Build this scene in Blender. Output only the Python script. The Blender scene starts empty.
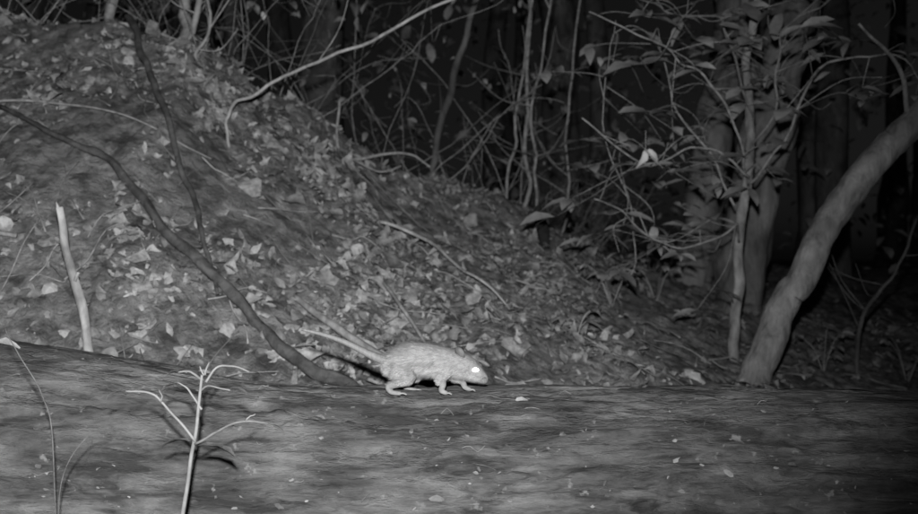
import bpy, math, random
from mathutils import Vector, Matrix, noise
random.seed(7)
R=random.random
def U(a,b): return a+(b-a)*random.random()
scene=bpy.context.scene

# ------------------------------------------------------------------ helpers
def interp(tab,x):
    if x<=tab[0][0]: return tab[0][1:]
    for i in range(len(tab)-1):
        a=tab[i]; b=tab[i+1]
        if x<=b[0]:
            t=(x-a[0])/(b[0]-a[0]); 
            return tuple(a[k]+(b[k]-a[k])*t for k in range(1,len(a)))
    return tab[-1][1:]
def N(x,y,z=0.0): return noise.noise(Vector((x,y,z)))

def new_obj(name,V,F,mat,smooth=True,parent=None):
    me=bpy.data.meshes.new(name); me.from_pydata([tuple(v) for v in V],[],F); me.update()
    if smooth: me.polygons.foreach_set("use_smooth",[True]*len(me.polygons))
    ob=bpy.data.objects.new(name,me); scene.collection.objects.link(ob)
    if mat: me.materials.append(mat)
    if parent: ob.parent=parent
    return ob
def empty(name,loc=(0,0,0)):
    e=bpy.data.objects.new(name,None); e.empty_display_size=0.1; scene.collection.objects.link(e); return e

def mat_grey(name,lo,hi,scale=(8,8,8),detail=6,rough=0.85,bump=0.4,bdist=0.01,island=0.0,bscale=None,spec=0.2,
             p0=0.35,p1=0.65,fleck=None,patch=None):
    m=bpy.data.materials.new(name); m.use_nodes=True; nt=m.node_tree; nd=nt.nodes; lk=nt.links
    b=nd["Principled BSDF"]; b.inputs["Roughness"].default_value=rough
    b.inputs["Specular IOR Level"].default_value=spec
    tc=nd.new("ShaderNodeTexCoord"); mp=nd.new("ShaderNodeMapping"); mp.inputs["Scale"].default_value=scale
    lk.new(tc.outputs["Object"],mp.inputs["Vector"])
    n=nd.new("ShaderNodeTexNoise"); n.inputs["Scale"].default_value=1; n.inputs["Detail"].default_value=detail
    n.inputs["Roughness"].default_value=0.65; n.inputs["Distortion"].default_value=.4; lk.new(mp.outputs[0],n.inputs["Vector"])
    cr=nd.new("ShaderNodeValToRGB"); e=cr.color_ramp.elements
    e[0].position=p0; e[1].position=p1
    e[0].color=(lo,lo,lo,1); e[1].color=(hi,hi,hi,1)
    lk.new(n.outputs["Fac"],cr.inputs[0]); col=cr.outputs[0]
    def mul(col,src,a,b2,f0=0,f1=1):
        mr=nd.new("ShaderNodeMapRange"); mr.inputs["From Min"].default_value=f0; mr.inputs["From Max"].default_value=f1
        mr.inputs["To Min"].default_value=a; mr.inputs["To Max"].default_value=b2
        lk.new(src,mr.inputs["Value"]); mx=nd.new("ShaderNodeVectorMath"); mx.operation='MULTIPLY'
        lk.new(col,mx.inputs[0]); lk.new(mr.outputs[0],mx.inputs[1]); return mx.outputs[0]
    if island>0:
        g=nd.new("ShaderNodeNewGeometry"); col=mul(col,g.outputs["Random Per Island"],1-island,1+island)
    if patch:
        n4=nd.new("ShaderNodeTexNoise"); n4.inputs["Scale"].default_value=patch[0]; n4.inputs["Detail"].default_value=5
        lk.new(tc.outputs["Object"],n4.inputs["Vector"]); col=mul(col,n4.outputs["Fac"],patch[1],patch[2],.35,.65)
    if fleck:
        fs,fp,fv=fleck
        n3=nd.new("ShaderNodeTexNoise"); n3.inputs["Scale"].default_value=fs; n3.inputs["Detail"].default_value=4
        lk.new(tc.outputs["Object"],n3.inputs["Vector"])
        c3=nd.new("ShaderNodeValToRGB"); c3.color_ramp.elements[0].position=fp; c3.color_ramp.elements[1].position=fp+0.06
        lk.new(n3.outputs["Fac"],c3.inputs[0])
        mm=nd.new("ShaderNodeMix"); mm.data_type='RGBA'
        lk.new(c3.outputs[0],mm.inputs["Factor"]); lk.new(col,mm.inputs["A"]); mm.inputs["B"].default_value=(fv,fv,fv,1)
        col=mm.outputs["Result"]
    lk.new(col,b.inputs["Base Color"])
    bn=nd.new("ShaderNodeTexNoise"); bn.inputs["Detail"].default_value=8; bn.inputs["Roughness"].default_value=0.7; bn.inputs["Scale"].default_value=1
    mp2=nd.new("ShaderNodeMapping"); mp2.inputs["Scale"].default_value=bscale or tuple(s*3 for s in scale)
    lk.new(tc.outputs["Object"],mp2.inputs["Vector"]); lk.new(mp2.outputs[0],bn.inputs["Vector"])
    bp=nd.new("ShaderNodeBump"); bp.inputs["Strength"].default_value=bump; bp.inputs["Distance"].default_value=bdist
    lk.new(bn.outputs["Fac"],bp.inputs["Height"]); lk.new(bp.outputs[0],b.inputs["Normal"])
    return m

M_soil=mat_grey("bank_soil",0.055,0.23,(16,16,16),detail=12,bump=1.0,bdist=0.03,bscale=(38,38,38),p0=0.38,p1=0.64,patch=(3.0,.75,1.2))
M_litter=mat_grey("dead_leaves",0.09,0.23,(45,45,45),bump=0.6,bdist=0.005,island=0.42,spec=0.15,rough=0.85)
M_leaf=mat_grey("green_leaves_infrared",0.13,0.22,(20,20,20),bump=0.2,bdist=0.003,island=0.45,rough=0.5,spec=0.4)
M_log=mat_grey("weathered_log_wood",0.028,0.125,(6,22,26),detail=15,bump=1.0,bdist=0.022,bscale=(18,55,65),p0=0.39,p1=0.63,fleck=(42,0.66,0.16),patch=(6,.7,1.25))
M_debris=mat_grey("log_debris",0.05,0.12,(45,45,45),bump=0.4,bdist=0.003,island=0.5)
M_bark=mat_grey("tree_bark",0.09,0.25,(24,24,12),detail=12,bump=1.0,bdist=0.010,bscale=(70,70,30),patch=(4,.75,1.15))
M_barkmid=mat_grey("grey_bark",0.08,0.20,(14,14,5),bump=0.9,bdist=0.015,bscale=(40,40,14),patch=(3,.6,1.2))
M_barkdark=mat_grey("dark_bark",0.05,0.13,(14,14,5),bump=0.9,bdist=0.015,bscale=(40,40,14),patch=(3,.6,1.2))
M_twig=mat_grey("twig_bark",0.08,0.20,(30,30,30),bump=0.4,bdist=0.004,island=0.45)
M_root=mat_grey("root_bark",0.025,0.085,(20,20,20),bump=0.8,bdist=0.008)
M_pale=mat_grey("pale_dead_wood",0.10,0.26,(25,25,12),bump=0.6,bdist=0.005)
M_plant=mat_grey("seedling_stem",0.07,0.11,(40,40,40),bump=0.2,bdist=0.002,island=0.2)
M_fur=mat_grey("rat_fur",0.09,0.15,(60,60,60),bump=0.6,bdist=0.002,rough=0.8)
M_hair=mat_grey("rat_hair",0.12,0.20,(30,30,30),bump=0.0,island=0.4,rough=0.6)
M_skin=mat_grey("rat_skin",0.13,0.18,(200,60,60),bump=0.4,bdist=0.001,rough=0.6)
M_tail=mat_grey("rat_tail_skin",0.08,0.12,(200,60,60),bump=0.4,bdist=0.001,rough=0.6)
M_ear=mat_grey("rat_ear",0.05,0.08,(200,60,60),bump=0.4,bdist=0.001,rough=0.6)

def catmull(P,sub):
    P=[Vector(p) for p in P]; Q=[P[0]*2-P[1]]+P+[P[-1]*2-P[-2]]; out=[]
    for i in range(1,len(Q)-2):
        for s in range(sub):
            t=s/sub; a,b,c,d=Q[i-1],Q[i],Q[i+1],Q[i+2]
            out.append(((b*2)+(c-a)*t+(a*2-b*5+c*4-d)*t*t+(b*3-a-c*3+d)*t**3)*0.5)
    out.append(P[-1]); return out
def tube(V,F,pts,rad,sub=6,seg=8,rough=0.12,wob=0.0,cap=True,rf=5.0):
    P=catmull(pts,sub)
    if wob:
        s=U(0,99); n=len(P); tot=sum((P[i+1]-P[i]).length for i in range(n-1)); fr=max(1.5,tot*4)
        P=[p+Vector((N(s,i/n*fr),N(s+9,i/n*fr),N(s+21,i/n*fr)))*wob+Vector((N(s,i/n*fr*3,5),N(s+9,i/n*fr*3,5),N(s+21,i/n*fr*3,5)))*wob*.3 for i,p in enumerate(P)]
    n=len(P)
    base=len(V); up=Vector((0,0,1)); prev=None; so=U(0,50)
    for i,p in enumerate(P):
        t=(P[min(i+1,n-1)]-P[max(i-1,0)]).normalized()
        if prev is None:
            a=up if abs(t.z)<0.9 else Vector((1,0,0)); u=t.cross(a).normalized()
        else: u=(prev-t*prev.dot(t)).normalized()
        prev=u; w=t.cross(u)
        f=i/(n-1)*(len(rad)-1); k=min(int(f),len(rad)-2); r=rad[k]+(rad[k+1]-rad[k])*(f-k)
        for j in range(seg):
            an=2*math.pi*j/seg; d=u*math.cos(an)+w*math.sin(an)
            rr=r*(1+rough*1.6*noise.noise(d*1.1+p*rf+Vector((so,0,0))))
            V.append(p+d*rr)
    for i in range(n-1):
        for j in range(seg):
            a=base+i*seg+j; b=base+i*seg+(j+1)%seg
            F.append((a,b,b+seg,a+seg))
    if cap:
        F.append(tuple(base+j for j in range(seg))[::-1]); F.append(tuple(base+(n-1)*seg+j for j in range(seg)))
    return P
def leaf(V,F,c,d,nrm,L,W,curl=0.2,fold=0.2,jag=0.2):
    d=d.normalized(); s=nrm.cross(d)
    if s.length<1e-4: s=Vector((1,0,0)).cross(d)
    s.normalize(); nn=d.cross(s).normalized()
    b=len(V); st=[0,.22,.5,.78,1]; wd=[0,.75,1,.62,0]
    tw=U(-.5,.5)
    V.append(c)
    for k in (1,2,3):
        t=st[k]; mid=c+d*L*t+nn*(curl*L*(t*(1-t))*1.0 - curl*L*t*t*0.8)
        w=W*.5*wd[k]; ss=s*math.cos(tw*t)+nn*math.sin(tw*t)
        V.append(mid+ss*w*U(1-jag,1+jag)+nn*fold*w*U(.5,1.5)+d*L*jag*U(-.25,.25)); V.append(mid); V.append(mid-ss*w*U(1-jag,1+jag)+nn*fold*w*U(.5,1.5)+d*L*jag*U(-.25,.25))
    V.append(c+d*L-nn*curl*L*0.8)
    F.extend([(b,b+2,b+1),(b,b+3,b+2)])
    for k in (0,1):
        q=b+1+3*k; F.extend([(q,q+1,q+4,q+3),(q+1,q+2,q+5,q+4)])
    q=b+7; F.extend([(q,q+1,b+10),(q+1,q+2,b+10)])
def rdir(): 
    a=U(0,2*math.pi); z=U(-1,1); r=math.sqrt(1-z*z); return Vector((r*math.cos(a),r*math.sin(a),z))

# ------------------------------------------------------------------ terrain
CREST=[(-6,3.0,2.5),(-3.0,3.2,1.9),(-1.6,3.5,1.54),(-1.15,3.5,1.49),(-.9,3.5,1.44),(-.57,3.8,1.28),(-.24,4.1,1.06),(.18,4.5,.93),
       (.5,5.0,.82),(1.09,6,.70),(1.8,7,.62),(3,8,.6),(8,9,.7)]
FOOT=[(-6,2.1,.25),(0,2.1,.25),(.5,2.35,.24),(1,2.8,.2),(2,3.4,.12),(8,4,.1)]
def Hbase(x,y):
    yc,zc=interp(CREST,x); yf,zf=interp(FOOT,x)
    if y<yf: z=max(zf-(yf-y)*0.08,zf-.25)
    elif y<yc:
        t=(y-yf)/(yc-yf); z=zf+(zc-zf)*(t+0.03*math.sin(math.pi*t))
    else:
        d=y-yc; low=.35
        z=low+(zc-low)*math.exp(-d*.35) if zc>low else zc
    return z
def Hmid(x,y): return Hbase(x,y)+.08*N(x*1.2,y*1.2)+.045*N(x*3.7,y*3.7,4)
def H(x,y):
    z=Hmid(x,y)
    z+=.028*N(x*9,y*9,2)+.018*abs(N(x*22,y*22,7))+.010*N(x*45,y*45,1)
    return z
def axis(lo,hi,step,far0,far1):
    a=[]; v=lo
    while v<hi: a.append(v); v+=step
    a.append(hi); s=step; v=hi
    while v<far1: s*=1.25; v+=s; a.append(v)
    s=step; v=lo; pre=[]
    while v>far0: s*=1.25; v-=s; pre.append(v)
    return pre[::-1]+a
XS=axis(-2.2,2.6,.011,-60,60)
YS=axis(1.9,4.6,.011,-15,4.6)
s=.011; v=4.6
while v<90: s*=1.035 if v<9 else 1.2; v+=s; YS.append(v)
V=[];F=[]
for y in YS:
    for x in XS: V.append((x,y,H(x,y)))
nx=len(XS)
for j in range(len(YS)-1):
    for i in range(nx-1):
        a=j*nx+i; F.append((a,a+1,a+1+nx,a+nx))
new_obj("ground",V,F,M_soil)
def nrm(x,y,e=.03):
    return Vector((-(H(x+e,y)-H(x-e,y))/(2*e),-(H(x,y+e)-H(x,y-e))/(2*e),1)).normalized()

# leaf litter
V=[];F=[]
cnt=0
while cnt<24000:
    x=U(-2.3,2.6); y=2.1+abs(random.triangular(0,5.0,.6))
    dens=0.55+1.3*N(x*2.2,y*2.2,11)+.5*N(x*7,y*7,3)
    if x>-.1: dens*=max(.10,1-(x+.1)*.85)
    if R()>dens: continue
    z=H(x,y); n=nrm(x,y); n=(n+rdir()*.5).normalized()
    d=rdir(); d=(d-n*d.dot(n)).normalized()
    q=R(); L=U(.010,.03) if q<.5 else (U(.025,.050) if q<.95 else U(.05,.08))
    leaf(V,F,Vector((x,y,z+U(-.008,.010))),d,n,L,L*U(.35,.85),U(-.6,.8),U(-.6,.7),jag=.6); cnt+=1
new_obj("leaf_litter",V,F,M_litter)
# twig litter
V=[];F=[]
for i in range(800):
    x=U(-2,2.5); y=U(2.15,5); a=U(0,math.pi); L=U(.04,.25); pts=[]
    for k in range(4):
        xx=x+math.cos(a)*L*k/3+U(-.01,.01); yy=y+math.sin(a)*L*k/3
        pts.append((xx,yy,H(xx,yy)+.010+.008*R()))
    r=U(.001,.003); tube(V,F,pts,[r,r*.6],sub=3,seg=5)
new_obj("twig_litter",V,F,M_twig)

def drape(name,pts,rad,mat,**k):
    V=[];F=[]; P=[(x,y,Hmid(x,y)+o) for x,y,o in pts]
    tube(V,F,P,rad,**k); return new_obj(name,V,F,mat)
drape("tree_root",[(-1.4,3.05,.02),(-1.15,2.88,.03),(-.94,2.79,.03),(-.748,2.68,.03),(-.558,2.55,.03),(-.39,2.45,.028),(-.27,2.38,.025),(-.2,2.3,.01),(-.17,2.2,-.05)],
      [.006,.009,.012,.014,.015,.014,.012,.010],M_root,sub=12,seg=14,rough=.4,wob=.03,rf=14)
drape("fallen_branch",[(-1.18,3.52,.05),(-1.06,3.3,.09),(-.98,3.18,.07),(-.87,3.0,.06),(-.767,2.85,.05),(-.69,2.7,.05),(-.617,2.58,.03)],[.013,.012,.010,.008,.005],M_root,sub=8,wob=.02)
drape("fallen_branch",[(-.45,2.70,.02),(-.35,2.62,.04),(-.24,2.53,.035),(-.12,2.42,.02)],[.008,.011,.009],M_twig,sub=8,wob=.01)
drape("fallen_branch",[(-.27,3.32,.03),(-.1,3.28,.06),(0,3.15,.05),(.07,3.05,.07),(.16,3.02,.03)],[.006,.005,.003],M_pale,sub=8,wob=.02)
drape("fallen_branch",[(-.24,2.95,.03),(-.18,2.8,.05),(-.09,2.66,.03),(-.07,2.5,.02)],[.005,.005,.003],M_twig,sub=8,wob=.015)
drape("fallen_branch",[(-1.5,2.62,.03),(-1.25,2.55,.05),(-1.13,2.56,.03)],[.008,.006],M_pale,sub=8,wob=.01)
drape("fallen_branch",[(-1.6,2.96,.03),(-1.35,3.05,.05),(-1.0,3.0,.05),(-.75,3.03,.03)],[.004,.004,.002],M_twig,sub=8,wob=.015)
V=[];F=[]
tube(V,F,[(-.46,3.8,1.30),(-.43,3.8,1.09),(-.2,3.8,1.10),(-.1,3.8,1.03)],[.005,.006,.003],sub=8,wob=.02)
tube(V,F,[(-.43,3.8,1.09),(-.3,3.75,1.02),(-.22,3.7,1.04)],[.005,.002],sub=6,wob=.01)
new_obj("fallen_branch",V,F,M_twig)

# upright broken stick at left
V=[];F=[]
tube(V,F,[(-.914,2.28,.815),(-.905,2.29,.73),(-.885,2.3,.64),(-.862,2.3,.55),(-.845,2.31,.36)],[.0085,.0100,.0095,.0100,.011],sub=8,seg=12,rough=.3,wob=.008,rf=12)
tube(V,F,[(-.886,2.3,.64),(-.868,2.28,.665)],[.005,.003],sub=3,seg=6)
tube(V,F,[(-.914,2.28,.810),(-.918,2.278,.826)],[.006,.001],sub=2,seg=5,rough=.5)
new_obj("broken_stick",V,F,M_pale)

# arching branch
V=[];F=[]
P=tube(V,F,[(-.735,3.2,1.05),(-.735,3.2,1.16),(-.66,3.2,1.225),(-.509,3.2,1.298),(-.253,3.2,1.412),(.035,3.2,1.54),(.5,3.3,1.72),(1.1,3.4,1.8)],[.005,.0055,.0055,.005,.005,.004],sub=8,wob=.018)
tube(V,F,[P[26],P[26]+Vector((.06,.1,.14)),P[26]+Vector((.1,.15,.3))],[.003,.0015],sub=5,seg=5,wob=.01)
new_obj("arching_branch",V,F,M_pale)

# ------------------------------------------------------------------ log
TOP=[(-2.6,.72),(-1.5,.63),(-.85,.545),(-.66,.515),(-.53,.489),(-.42,.468),(-.32,.459),(.0,.455),(.3,.4555),(.6,.452),(.85,.443),(1.5,.43),(2.8,.40)]
RAD=[(-2.6,.36),(-1.2,.31),(-.5,.262),(.2,.25),(2.8,.235)]
def logpt(x,a):
    top=interp(TOP,x)[0]; r=interp(RAD,x)[0]
    cz=top-r; cy=1.86
    d=Vector((0,-math.sin(a),math.cos(a)))   # a=0 top, +a toward the camera
    wx=x+.15*noise.noise(Vector((x*2,d.y*4,d.z*4+7)))
    tw=.10*noise.noise(Vector((x*.9,0,3)))+x*.12
    dy=-math.sin(a+tw); dz=math.cos(a+tw)
    q=.014*noise.noise(Vector((wx*1.6,dy*2.5,dz*2.5)))+.013*noise.noise(Vector((wx*5+5,dy*8,dz*8)))
    q+=.007*noise.noise(Vector((wx*12+1,dy*20,dz*20)))
    c=abs(noise.noise(Vector((wx*2.2,dy*11,dz*11+3)))); q-=.020*max(0,1-c*9)
    q+=.005*noise.noise(Vector((wx*32,dy*38,dz*38)))+.003*noise.noise(Vector((wx*70,dy*80,dz*80)))
    if abs(a)<.5 : q*=.35+.65*abs(a)/.5
    return Vector((x,cy,cz))+d*(r+q)
V=[];F=[]; nX=1200; nA=260
for i in range(nX+1):
    x=-2.6+5.4*i/nX
    for j in range(nA): V.append(logpt(x,-math.pi+2*math.pi*j/nA))
for i in range(nX):
    for j in range(nA):
        a=i*nA+j;b=i*nA+(j+1)%nA; F.append((a,b,b+nA,a+nA))
F.append(tuple(range(nA))[::-1]); F.append(tuple(nX*nA+j for j in range(nA)))
new_obj("fallen_log",V,F,M_log)
# debris on log
V=[];F=[]
for i in range(520):
    x=U(-1.2,1.3); a=U(-.1,1.3); p=logpt(x,a); n=Vector((0,-math.sin(a),math.cos(a)))
    n2=(n+rdir()*.35).normalized(); d=rdir(); d.x*=2.5; d=(d-n2*d.dot(n2)).normalized(); L=U(.003,.011) if R()<.95 else U(.012,.022)
    leaf(V,F,p+n*.001,d,n2,L,L*U(.25,.6),U(-.3,.4),U(-.4,.4),jag=.5)
for x,a,L in [(-.05,1.15,.03),(.55,.9,.022),(-.25,.5,.02)]:
    p=logpt(x,a); n=Vector((0,-math.sin(a),math.cos(a))); leaf(V,F,p+n*.004,Vector((1,.1,U(-.2,.2))),n,L,L*.4,.4,.4)
for k in range(60):
    x=U(-1.1,1.1); a=U(0,1.2); L=U(.02,.07); dx=U(-1,1); pts=[]
    for j in range(4):
        pts.append(logpt(x+dx*L*j/3,a+U(-.3,.3)*L*j)+Vector((0,-.001,.002)))
    tube(V,F,pts,[.0008,.0005],sub=2,seg=4)
new_obj("log_leaf_debris",V,F,M_debris)
V=[];F=[]
for x,a,L in [(-.84,.22,.05),(.10,.30,.030)]:
    p=logpt(x,a); n=Vector((0,-math.sin(a),math.cos(a))); leaf(V,F,p+n*.004,Vector((1,.1,.1)),(n+Vector((0,-.6,.2))),L,L*.45,.5,.5,jag=.4)
new_obj("fallen_leaf",V,F,M_pale)

# ------------------------------------------------------------------ seedling in front of the log
Y=1.4
V=[];F=[]
def pl(*p): return [(a,Y+o,z) for a,o,z in p]
tube(V,F,pl((-.41,.02,.12),(-.393,.0,.318),(-.379,0,.409),(-.365,0,.472),(-.356,0,.537)),[.0036,.0030,.0026,.0018],sub=8,seg=8,wob=.006)
for b,r in [([(-.370,0,.442),(-.395,.0,.475),(-.412,-.01,.500),(-.433,-.01,.511),(-.463,-.02,.514)],.0022),
          ([(-.370,0,.438),(-.345,-.01,.456),(-.328,-.02,.465),(-.293,-.03,.475),(-.258,-.03,.470)],.0022),
          ([(-.357,0,.529),(-.370,-.01,.541),(-.388,-.01,.541)],.002),
          ([(-.356,0,.526),(-.342,.01,.542),(-.322,.02,.543),(-.297,.02,.538)],.0020),
          ([(-.362,0,.490),(-.380,.01,.512),(-.397,.01,.520)],.0018),
          ([(-.360,0,.51),(-.345,-.01,.520),(-.318,-.02,.519)],.0017),
          ([(-.356,0,.535),(-.352,0,.55)],.002),([(-.357,0,.535),(-.365,0,.548)],.0015),
          ([(-.412,-.01,.5),(-.417,-.01,.515)],.0013),([(-.293,-.03,.475),(-.280,-.03,.487)],.0012)]:
    tube(V,F,pl(*b),[r,r*.55],sub=5,seg=6,wob=.005)
st=empty("seedling")
new_obj("stem",V,F,M_plant,parent=st)
V=[];F=[]
for x,o,z,dx,dz,L in [(-.463,-.02,.514,-1,-.2,.03),(-.388,-.01,.541,-1,-.1,.02),(-.297,.02,.538,1,-.3,.022),(-.397,.01,.52,-.9,-.2,.03),
                      (-.318,-.02,.519,1,-.15,.028),(-.258,-.03,.47,1,-.3,.02),(-.372,0,.44,-1,.05,.05),(-.37,0,.435,1,-.1,.06)]:
    leaf(V,F,Vector((x,Y+o,z)),Vector((dx,.2,dz)),Vector((0,-.05,1)),L,L*.3,.3,.5)
new_obj("leaves",V,F,M_root,parent=st)
# thin vine stems lower-left
V=[];F=[]
tube(V,F,[(-.66,1.45,.60),(-.64,1.45,.56),(-.60,1.44,.5),(-.575,1.43,.43),(-.56,1.42,.2)],[.0007,.0009,.0011],sub=8,seg=6,wob=.01)
tube(V,F,[(-.50,1.43,.455),(-.53,1.43,.44),(-.565,1.43,.38),(-.58,1.42,.2)],[.0006,.0008,.001],sub=8,seg=6,wob=.01)
new_obj("vine",V,F,M_root)

# ------------------------------------------------------------------ trees on the right
def tree(name,trunk,rad,mat,limbs=(),seg=20,leaves=0,spread=.5,wob=.02,rough=.14,rf=5):
    e=empty(name); V=[];F=[]
    P=tube(V,F,trunk,rad,sub=20,seg=seg,rough=rough,wob=wob,rf=rf)
    for l,r in limbs: tube(V,F,l,r,sub=8,seg=10,rough=.2,wob=.015)
    new_obj("trunk",V,F,mat,parent=e)
    if leaves:
        V=[];F=[]; tip=Vector(trunk[-1]); tw=[]
        for k in range(14):
            d=rdir(); d.z=abs(d.z)*.7+.1; q=tip+d*spread*U(.5,1.2)-Vector((0,0,.3)); tw.append(q)
        VV=[];FF=[]
        for q in tw: tube(VV,FF,[tip-Vector((0,0,U(.1,.5))),(tip+q)/2+rdir()*.08,q],[.015,.004],sub=4,seg=6)
        new_obj("branches",VV,FF,mat,parent=e)
        for k in range(leaves):
            q=random.choice(tw)+rdir()*U(0,.32); d=rdir(); d.z-=.4
            L=U(.05,.1); leaf(V,F,q,d,(Vector((0,0,1))+rdir()*.6),L,L*.45,.3,.2)
        new_obj("crown",V,F,M_leaf,parent=e)
    return e
tree("leaning_tree",[(.915,3.2,.05),(.935,3.2,.28),(1.005,3.2,.466),(1.09,3.2,.642),(1.215,3.2,.86),(1.347,3.2,1.035),(1.50,3.2,1.17),(1.85,3.25,1.42),(2.3,3.3,1.95),(2.6,3.4,2.8)],
     [.060,.051,.048,.047,.046,.044,.043,.041,.036,.025],M_bark,seg=40,rough=.09,rf=6,
     limbs=[([(1.44,3.2,1.13),(1.38,3.15,1.3),(1.25,3.1,1.42)],[.009,.004])],leaves=900,spread=.8,wob=.02)
tree("forest_tree",[(1.25,4.6,-.1),(1.27,4.6,.3),(1.31,4.6,.70),(1.41,4.6,1.24),(1.55,4.6,1.88),(1.75,4.6,2.8),(1.9,4.7,4.4)],
     [.15,.12,.115,.115,.115,.10,.05],M_barkmid,seg=36,leaves=1200,spread=1.3,
     limbs=[([(1.44,4.6,1.3),(1.3,4.5,1.6),(1.28,4.5,2.0)],[.03,.02])])
tree("forest_tree",[(1.2,5.2,0),(1.2,5.2,.5),(1.24,5.2,.79),(1.36,5.2,1.5),(1.45,5.2,2.05),(1.5,5.2,3.0),(1.4,5.3,4.6)],
     [.15,.11,.10,.10,.10,.09,.04],M_barkmid,seg=30,leaves=900,spread=1.3)
tree("thin_tree",[(.96,3.55,.05),(.965,3.55,.23),(.985,3.55,.5),(1.0,3.55,.80),(1.035,3.55,1.15),(1.03,3.55,1.5),(1.1,3.5,2.0),(1.1,3.5,2.6)],[.026,.020,.018,.016,.014,.010],M_bark,seg=14,leaves=300,spread=.5)

# ------------------------------------------------------------------ leafy shrub
def shrub(name,limbs,ntw,lf,Lr,seed,twr=.0018,droop=.15):
    random.seed(seed); e=empty(name); V=[];F=[];LV=[];LF=[]
    for pts,r in limbs:
        P=tube(V,F,pts,[r,r*.45],sub=8,seg=7,wob=.05)
        for k in range(ntw):
            p=P[int(U(.15,1)*(len(P)-1))]
            d=rdir(); d.y*=.8; d.z=d.z*.6+.1; d.normalize(); L=U(.08,.32)
            m=p+d*L*.5+rdir()*.04; q=p+d*L+Vector((0,0,-.03))+rdir()*.03
            Q=tube(V,F,[p,m,q],[twr,twr*.5],sub=4,seg=5)
            if R()<lf:
                for c in range(random.choice((2,3,3,4,5))):
                    a=U(0,2*math.pi); dd=Vector((math.cos(a)*1.2,math.sin(a)*.7,U(-.25,.15)))+d*.4
                    l=U(*Lr); leaf(LV,LF,Q[-1-random.choice((0,0,0,2))],dd,Vector((U(-.3,.3),U(-.7,0),1)),l,l*U(.32,.46),U(.1,.3),U(.05,.25))
    new_obj("branches",V,F,M_twig,parent=e)
    new_obj("leaves",LV,LF,M_leaf,parent=e)
y0=3.4
shrub("shrub",[
 ([(1.0,3.5,.95),(.97,y0,1.01),(.785,y0,1.07),(.615,y0-.05,1.03),(.394,y0-.1,1.13)],.005),
 ([(.99,3.5,.75),(.94,y0,.80),(.75,y0,.75),(.58,y0,.84),(.42,y0-.1,.88)],.0045),
 ([(1.0,3.5,1.0),(.95,y0,1.13),(.82,y0,1.33),(.65,y0,1.42),(.45,y0,1.5)],.005),
 ([(1.0,3.5,.95),(1.16,y0-.1,1.26),(1.33,y0-.2,1.36),(1.5,y0-.3,1.22)],.005),
 ([(1.03,3.5,1.1),(1.1,y0,1.4),(1.3,y0+.1,1.6),(1.6,y0,1.6)],.0045),
 ([(.98,3.5,.9),(.8,y0+.2,1.2),(.7,y0+.3,1.5)],.0045),
 ([(1.03,3.5,1.2),(.9,y0,1.5),(.7,y0+.1,1.58),(.5,y0+.2,1.65)],.0045),
 ([(.6,3.6,.6),(.62,3.6,.9),(.5,3.55,1.2),(.55,3.5,1.55)],.003),
],15,.72,(.06,.13),21)
random.seed(5)
# curled pale dead leaf hanging in the shrub
V=[];F=[]
c=Vector((.62,3.32,1.06))
tube(V,F,[c+Vector((0,0,.06)),c],[.001,.001],sub=2,seg=4)
leaf(V,F,c,Vector((-.3,0,-1)),Vector((.2,-1,0)),.07,.022,.8,.9); leaf(V,F,c+Vector((.01,0,0)),Vector((.5,0,-.8)),Vector((-.3,-1,.3)),.06,.02,.8,.9)
leaf(V,F,c+Vector((.0,0,-.03)),Vector((.5,0,.9)),Vector((-.3,-1,.3)),.04,.018,.8,.9)
new_obj("hanging_dead_leaf",V,F,mat_grey("pale_leaf",.25,.42))

# thicket of saplings behind the ridge
def sapling(name,pts,rad,mat=M_twig):
    V=[];F=[]; P=tube(V,F,pts,rad,sub=8,seg=8,wob=.04)
    for k in range(7):
        i=int(U(.3,1)*(len(P)-1)); d=rdir(); d.z=abs(d.z); L=U(.12,.4)
        tube(V,F,[P[i],P[i]+d*L*.5+rdir()*.03,P[i]+d*L+Vector((0,0,.05))],[.003,.001],sub=4,seg=5)
    new_obj(name,V,F,mat)
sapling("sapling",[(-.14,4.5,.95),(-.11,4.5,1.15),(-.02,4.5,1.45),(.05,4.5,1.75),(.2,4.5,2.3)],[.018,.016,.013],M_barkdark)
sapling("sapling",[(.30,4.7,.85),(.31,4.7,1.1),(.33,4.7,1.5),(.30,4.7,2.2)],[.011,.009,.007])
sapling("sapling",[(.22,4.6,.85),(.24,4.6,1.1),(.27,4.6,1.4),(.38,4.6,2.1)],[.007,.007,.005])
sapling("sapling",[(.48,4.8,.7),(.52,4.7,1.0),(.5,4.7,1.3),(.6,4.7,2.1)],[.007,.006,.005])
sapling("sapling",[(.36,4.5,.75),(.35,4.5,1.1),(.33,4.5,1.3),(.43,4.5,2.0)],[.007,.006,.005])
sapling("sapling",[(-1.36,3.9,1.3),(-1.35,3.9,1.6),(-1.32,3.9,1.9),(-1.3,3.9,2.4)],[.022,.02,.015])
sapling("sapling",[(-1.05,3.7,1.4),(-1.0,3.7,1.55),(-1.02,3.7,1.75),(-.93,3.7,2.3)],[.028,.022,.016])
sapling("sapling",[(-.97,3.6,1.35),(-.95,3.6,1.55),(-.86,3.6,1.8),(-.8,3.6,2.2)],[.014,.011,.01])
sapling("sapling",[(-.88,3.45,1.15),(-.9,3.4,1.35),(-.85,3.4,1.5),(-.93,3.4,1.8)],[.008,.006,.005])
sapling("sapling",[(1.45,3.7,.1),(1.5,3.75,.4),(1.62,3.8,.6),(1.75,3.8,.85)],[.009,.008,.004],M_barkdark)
V=[];F=[]
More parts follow.
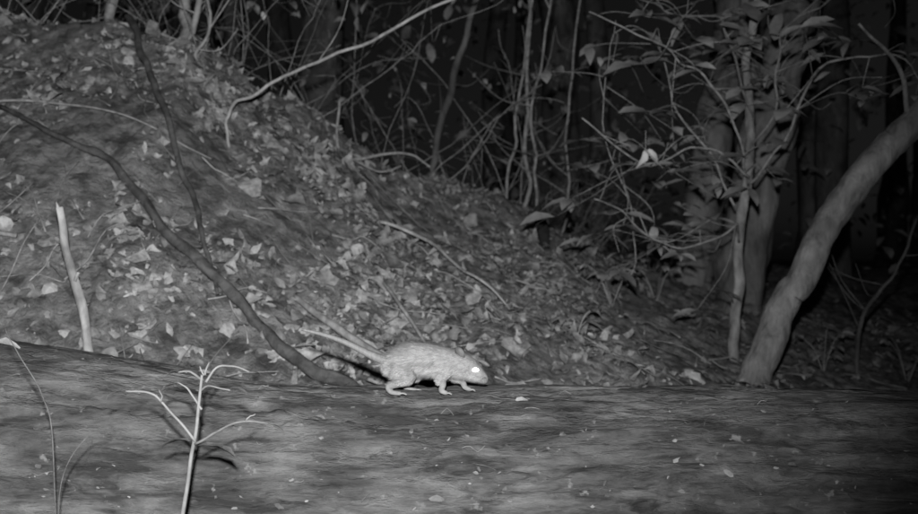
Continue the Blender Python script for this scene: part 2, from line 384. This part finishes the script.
for k in range(120):
    x=U(-1.9,1.1); yc=interp(CREST,x)[0]; y=yc+U(0,1.1); z=H(x,y)
    a=U(-1,1); L=U(.3,1.1); d=Vector((a,U(-.3,.3),U(.3,1.2))).normalized()
    p=Vector((x,y,z-.02)); r=U(.001,.003)
    q=tube(V,F,[p,p+d*L*.4+rdir()*.05,p+d*L*.75+rdir()*.08,p+d*L+Vector((a*.1,0,-.08))],[r,r*.5],sub=5,seg=5,wob=.03)
    for j in range(3):
        i=int(U(.3,.9)*(len(q)-1)); tube(V,F,[q[i],q[i]+rdir()*.08,q[i]+rdir()*.15],[r*.5,r*.3],sub=3,seg=4)
new_obj("brush_thicket",V,F,M_twig)
V=[];F=[]
for k in range(420):
    x=U(-2.0,1.6); y=interp(CREST,x)[0]+U(.3,1.8); z=H(x,y)+U(.05,1.6)
    L=U(.03,.07); d=rdir(); leaf(V,F,Vector((x,y,z)),d,Vector((0,0,1))+rdir()*.5,L,L*.5,.3,.2)
new_obj("thicket_leaves",V,F,M_leaf)
# low ground plants on the right
def lowplant(x,y,n,L0):
    V=[];F=[]; z=H(x,y)
    for k in range(n):
        a=U(0,2*math.pi); h=U(.04,.18); t=Vector((x+math.cos(a)*h*.6,y+math.sin(a)*h*.6,z+h))
        tube(V,F,[(x,y,z-.01),((x+t.x)/2,(y+t.y)/2,z+h*.7),t],[.002,.001],sub=3,seg=4)
        for c in range(3):
            l=U(.6,1)*L0; b=a+U(-1,1); leaf(V,F,t,Vector((math.cos(b),math.sin(b),U(-.3,.3))),Vector((0,-.3,1)),l,l*.45,.3,.2)
    new_obj("ground_plant",V,F,M_leaf)
for x,y,n in [(.85,4.3,8),(1.0,5.2,8),(1.75,3.9,9),(2.0,4.3,9),(.55,3.6,5),(.35,3.0,4),(1.9,3.3,7),(1.35,3.7,6),(.75,5.5,8)]: lowplant(x,y,n,.06)
# dark curled snag on the ridge
V=[];F=[]
c=Vector((.315,4.0,H(.315,4.0)+.03))
tube(V,F,[c+Vector((.03,0,-.06)),c+Vector((.02,0,.04)),c+Vector((.0,0,.10)),c+Vector((.012,0,.135))],[.018,.022,.016,.004],sub=5,seg=8,rough=.4)
tube(V,F,[c+Vector((.0,0,.08)),c+Vector((-.03,0,.10)),c+Vector((-.04,0,.085))],[.007,.003],sub=4,seg=6)
new_obj("dark_stump_snag",V,F,mat_grey("rotten_wood",.004,.012,(20,20,20)))

# distant trees: one mass
V=[];F=[];LV=[];LF=[]
random.seed(31)
for k in range(46):
    y=U(7,22); x=U(-.62,.62)*y; z=H(x,y)-.2; r=U(.07,.2); h=U(6,10); lean=U(-.8,.8)
    tube(V,F,[(x,y,z),(x+lean*.3,y,z+h*.4),(x+lean,y,z+h)],[r,r*.8,r*.3],sub=6,seg=10,wob=.12,rf=1)
for k in range(9000):
    y=U(6,16); x=U(-.6,.6)*y; 
    if N(x*.7,y*.7,z:=U(0,5.0))+.25*N(x*2,z*2)<-.02: continue
    L=U(.07,.16); leaf(LV,LF,Vector((x,y,.4+z)),rdir(),Vector((0,0,1))+rdir()*.7,L,L*.5,.3,.2)
b=empty("background_trees")
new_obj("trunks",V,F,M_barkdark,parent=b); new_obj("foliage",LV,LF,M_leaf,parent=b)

# ------------------------------------------------------------------ rat
random.seed(3)
rat=empty("rat"); YR=1.82
def ring_loft(V,F,st,seg=20):
    base=len(V)
    for x,z,ry,rz in st:
        for j in range(seg):
            a=2*math.pi*j/seg; V.append(Vector((x,YR+ry*math.cos(a),z+rz*math.sin(a))))
    for i in range(len(st)-1):
        for j in range(seg):
            a=base+i*seg+j;b=base+i*seg+(j+1)%seg; F.append((a,a+seg,b+seg,b))
    F.append(tuple(base+j for j in range(seg))); F.append(tuple(base+(len(st)-1)*seg+j for j in range(seg))[::-1])
V=[];F=[]
ring_loft(V,F,[(-.136,.505,.005,.007),(-.132,.506,.016,.018),(-.120,.508,.025,.0270),(-.102,.511,.030,.031),(-.080,.514,.031,.0325),
 (-.055,.513,.029,.0310),(-.034,.510,.026,.0290),(-.014,.507,.0230,.0265),(.003,.503,.0215,.0255),(.017,.499,.0205,.0240),
 (.029,.493,.0185,.0215),(.038,.487,.0150,.0170),(.045,.482,.0115,.0130),(.050,.479,.008,.009),(.053,.478,.004,.004)])
def leg(pts,rad,side): tube(V,F,[(x,YR+side*o,z) for x,o,z in pts],rad,sub=5,seg=10,rough=0)
leg([(-.108,.012,.499),(-.090,.023,.484),(-.110,.022,.473),(-.127,.021,.467),(-.122,.021,.457),(-.104,.022,.4545)],[.020,.0145,.0085,.0058,.0048,.0040],-1)
leg([(-.108,.012,.499),(-.078,.022,.484),(-.089,.022,.473),(-.100,.021,.465),(-.094,.021,.457),(-.078,.022,.455)],[.020,.014,.0085,.0058,.0048,.0040],1)
leg([(-.018,.010,.496),(-.032,.017,.482),(-.029,.018,.470),(-.032,.018,.459),(-.021,.019,.4545)],[.014,.010,.0065,.0050,.0040],-1)
leg([(-.010,.008,.494),(-.004,.015,.480),(.007,.016,.470),(.011,.016,.461),(.022,.017,.456)],[.014,.010,.0065,.0050,.0036],1)
tmp=new_obj("tmp",V,F,None)
m=tmp.modifiers.new("r","REMESH"); m.mode='VOXEL'; m.voxel_size=.0013
m=tmp.modifiers.new("s","SMOOTH"); m.factor=.5; m.iterations=7
dg=bpy.context.evaluated_depsgraph_get(); me=bpy.data.meshes.new_from_object(tmp.evaluated_get(dg))
me.name="body"; bpy.data.objects.remove(tmp)
me.polygons.foreach_set("use_smooth",[True]*len(me.polygons)); me.materials.clear(); me.materials.append(M_fur)
body=bpy.data.objects.new("body",me); scene.collection.objects.link(body); body.parent=rat
V=[];F=[];V2=[];F2=[]; polys=me.polygons; np_=len(polys)
for k in range(34000):
    p=polys[random.randrange(np_)]; c=p.center; n=p.normal
    if c.z<.470 or c.x>.048: continue
    sc=1.0 if c.x<.01 else max(.25,1-(c.x-.01)*20)
    if c.z<.48: sc*=.6
    d=(n*.45+Vector((-1,0,-.25))+rdir()*.4).normalized(); L=.0088*sc*U(.5,1.25)
    s=d.cross(n).normalized()*.00028
    VV,FF=(V2,F2) if (n.z<-.3+U(-.2,.15)) else (V,F)
    b=len(VV); VV.extend([c-s,c+s,c+d*L+n*.0004]); FF.append((b,b+1,b+2))
new_obj("fur",V,F,M_hair,smooth=False,parent=rat)
new_obj("belly_fur",V2,F2,mat_grey("rat_belly_hair",0.22,0.32,(30,30,30),bump=0.0,island=0.2),smooth=False,parent=rat)
# ears
V=[];F=[]
for sd in (-1,1):
    c=Vector((.002,YR+sd*.016,.526)); b=len(V); ax=Vector((.85,sd*.35,0)).normalized(); up=Vector((-.3,sd*.35,1)).normalized(); fr=ax.cross(up).normalized()
    V.append(c+fr*(.003))
    for r in [.5,1]:
        for j in range(14):
            a=2*math.pi*j/14; V.append(c+ax*.0095*r*math.cos(a)+up*.0115*r*math.sin(a)+fr*.003*(1-r*r))
    for j in range(14):
        F.append((b,b+1+j,b+1+(j+1)%14)); F.append((b+1+j,b+15+j,b+15+(j+1)%14,b+1+(j+1)%14))
ear=new_obj("ears",V,F,M_ear,parent=rat); sm=ear.modifiers.new("s","SOLIDIFY"); sm.thickness=.001
# toes
V=[];F=[]
for fx,sd,o,fz,L in [(-.106,-1,.022,.4545,.012),(-.080,1,.022,.455,.012),(-.022,-1,.019,.4545,.009),(.021,1,.017,.456,.009)]:
    for t in (-1.4,-.5,.5,1.4):
        p=Vector((fx,YR+sd*o+t*.0018,fz)); tube(V,F,[p,p+Vector((L*.5,t*.0012,.0008)),p+Vector((L,t*.002,-.002))],[.0016,.0013,.0007],sub=3,seg=6,rough=0)
new_obj("toes",V,F,M_skin,parent=rat)
# tail
V=[];F=[]
tube(V,F,[(-.118,YR,.508),(-.142,YR,.514),(-.170,YR+.002,.526),(-.205,YR+.006,.543),(-.245,YR+.010,.557),(-.287,YR+.012,.567)],[.0135,.0092,.0068,.0054,.0042,.0022],sub=8,seg=10,rough=.03)
new_obj("tail",V,F,M_tail,parent=rat)
# eyes (flash reflection imitated by emission on the eyeballs), whiskers
me_=bpy.data.materials.new("emissive_eye_shine"); me_.use_nodes=True; bb=me_.node_tree.nodes["Principled BSDF"]
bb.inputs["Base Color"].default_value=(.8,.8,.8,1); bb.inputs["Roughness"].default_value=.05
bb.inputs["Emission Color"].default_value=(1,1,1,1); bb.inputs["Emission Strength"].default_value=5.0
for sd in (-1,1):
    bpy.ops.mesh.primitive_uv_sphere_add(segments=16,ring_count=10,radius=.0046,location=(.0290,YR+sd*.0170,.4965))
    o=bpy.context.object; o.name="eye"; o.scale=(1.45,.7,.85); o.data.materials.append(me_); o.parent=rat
V=[];F=[]
for sd in (-1,1):
    for k in range(9):
        p=Vector((.044,YR+sd*.010,.482+U(-.002,.003))); d=Vector((U(-.3,.6),sd*1,U(-.5,.5))).normalized()
        tube(V,F,[p,p+d*.014,p+d*.026+Vector((-.004,0,-.003))],[.00025,.0001],sub=3,seg=4,rough=0)
new_obj("whiskers",V,F,M_skin,parent=rat)

# ------------------------------------------------------------------ camera, light, world
cam=bpy.data.cameras.new("Camera"); co=bpy.data.objects.new("Camera",cam); scene.collection.objects.link(co)
co.location=(0,0,.70); co.rotation_euler=(math.radians(90),0,0); cam.sensor_width=36; cam.lens=39.2; cam.clip_start=.02; cam.clip_end=500
cam.dof.use_dof=True; cam.dof.focus_distance=1.65; cam.dof.aperture_fstop=5.5
scene.camera=co
ld=bpy.data.lights.new("infrared_flash","SPOT"); ld.energy=590; ld.spot_size=math.radians(86); ld.spot_blend=1.0; ld.shadow_soft_size=.018; ld.color=(1,1,1)
lo=bpy.data.objects.new("infrared_flash",ld); scene.collection.objects.link(lo); lo.location=(-.02,0,.83)
lo.rotation_euler=(Vector((-.62,3,.93))-lo.location).to_track_quat('-Z','Y').to_euler()
w=bpy.data.worlds.new("World"); scene.world=w; w.use_nodes=True; nt=w.node_tree; bg=nt.nodes["Background"]
sk=nt.nodes.new("ShaderNodeTexSky"); sk.sky_type='NISHITA'; sk.sun_disc=False; sk.sun_elevation=math.radians(3); sk.sun_rotation=math.radians(200)
bw=nt.nodes.new("ShaderNodeRGBToBW"); nt.links.new(sk.outputs[0],bw.inputs[0]); nt.links.new(bw.outputs[0],bg.inputs[0]); bg.inputs[1].default_value=.003
scene.view_settings.view_transform='Standard'; scene.view_settings.look='None'; scene.view_settings.exposure=0
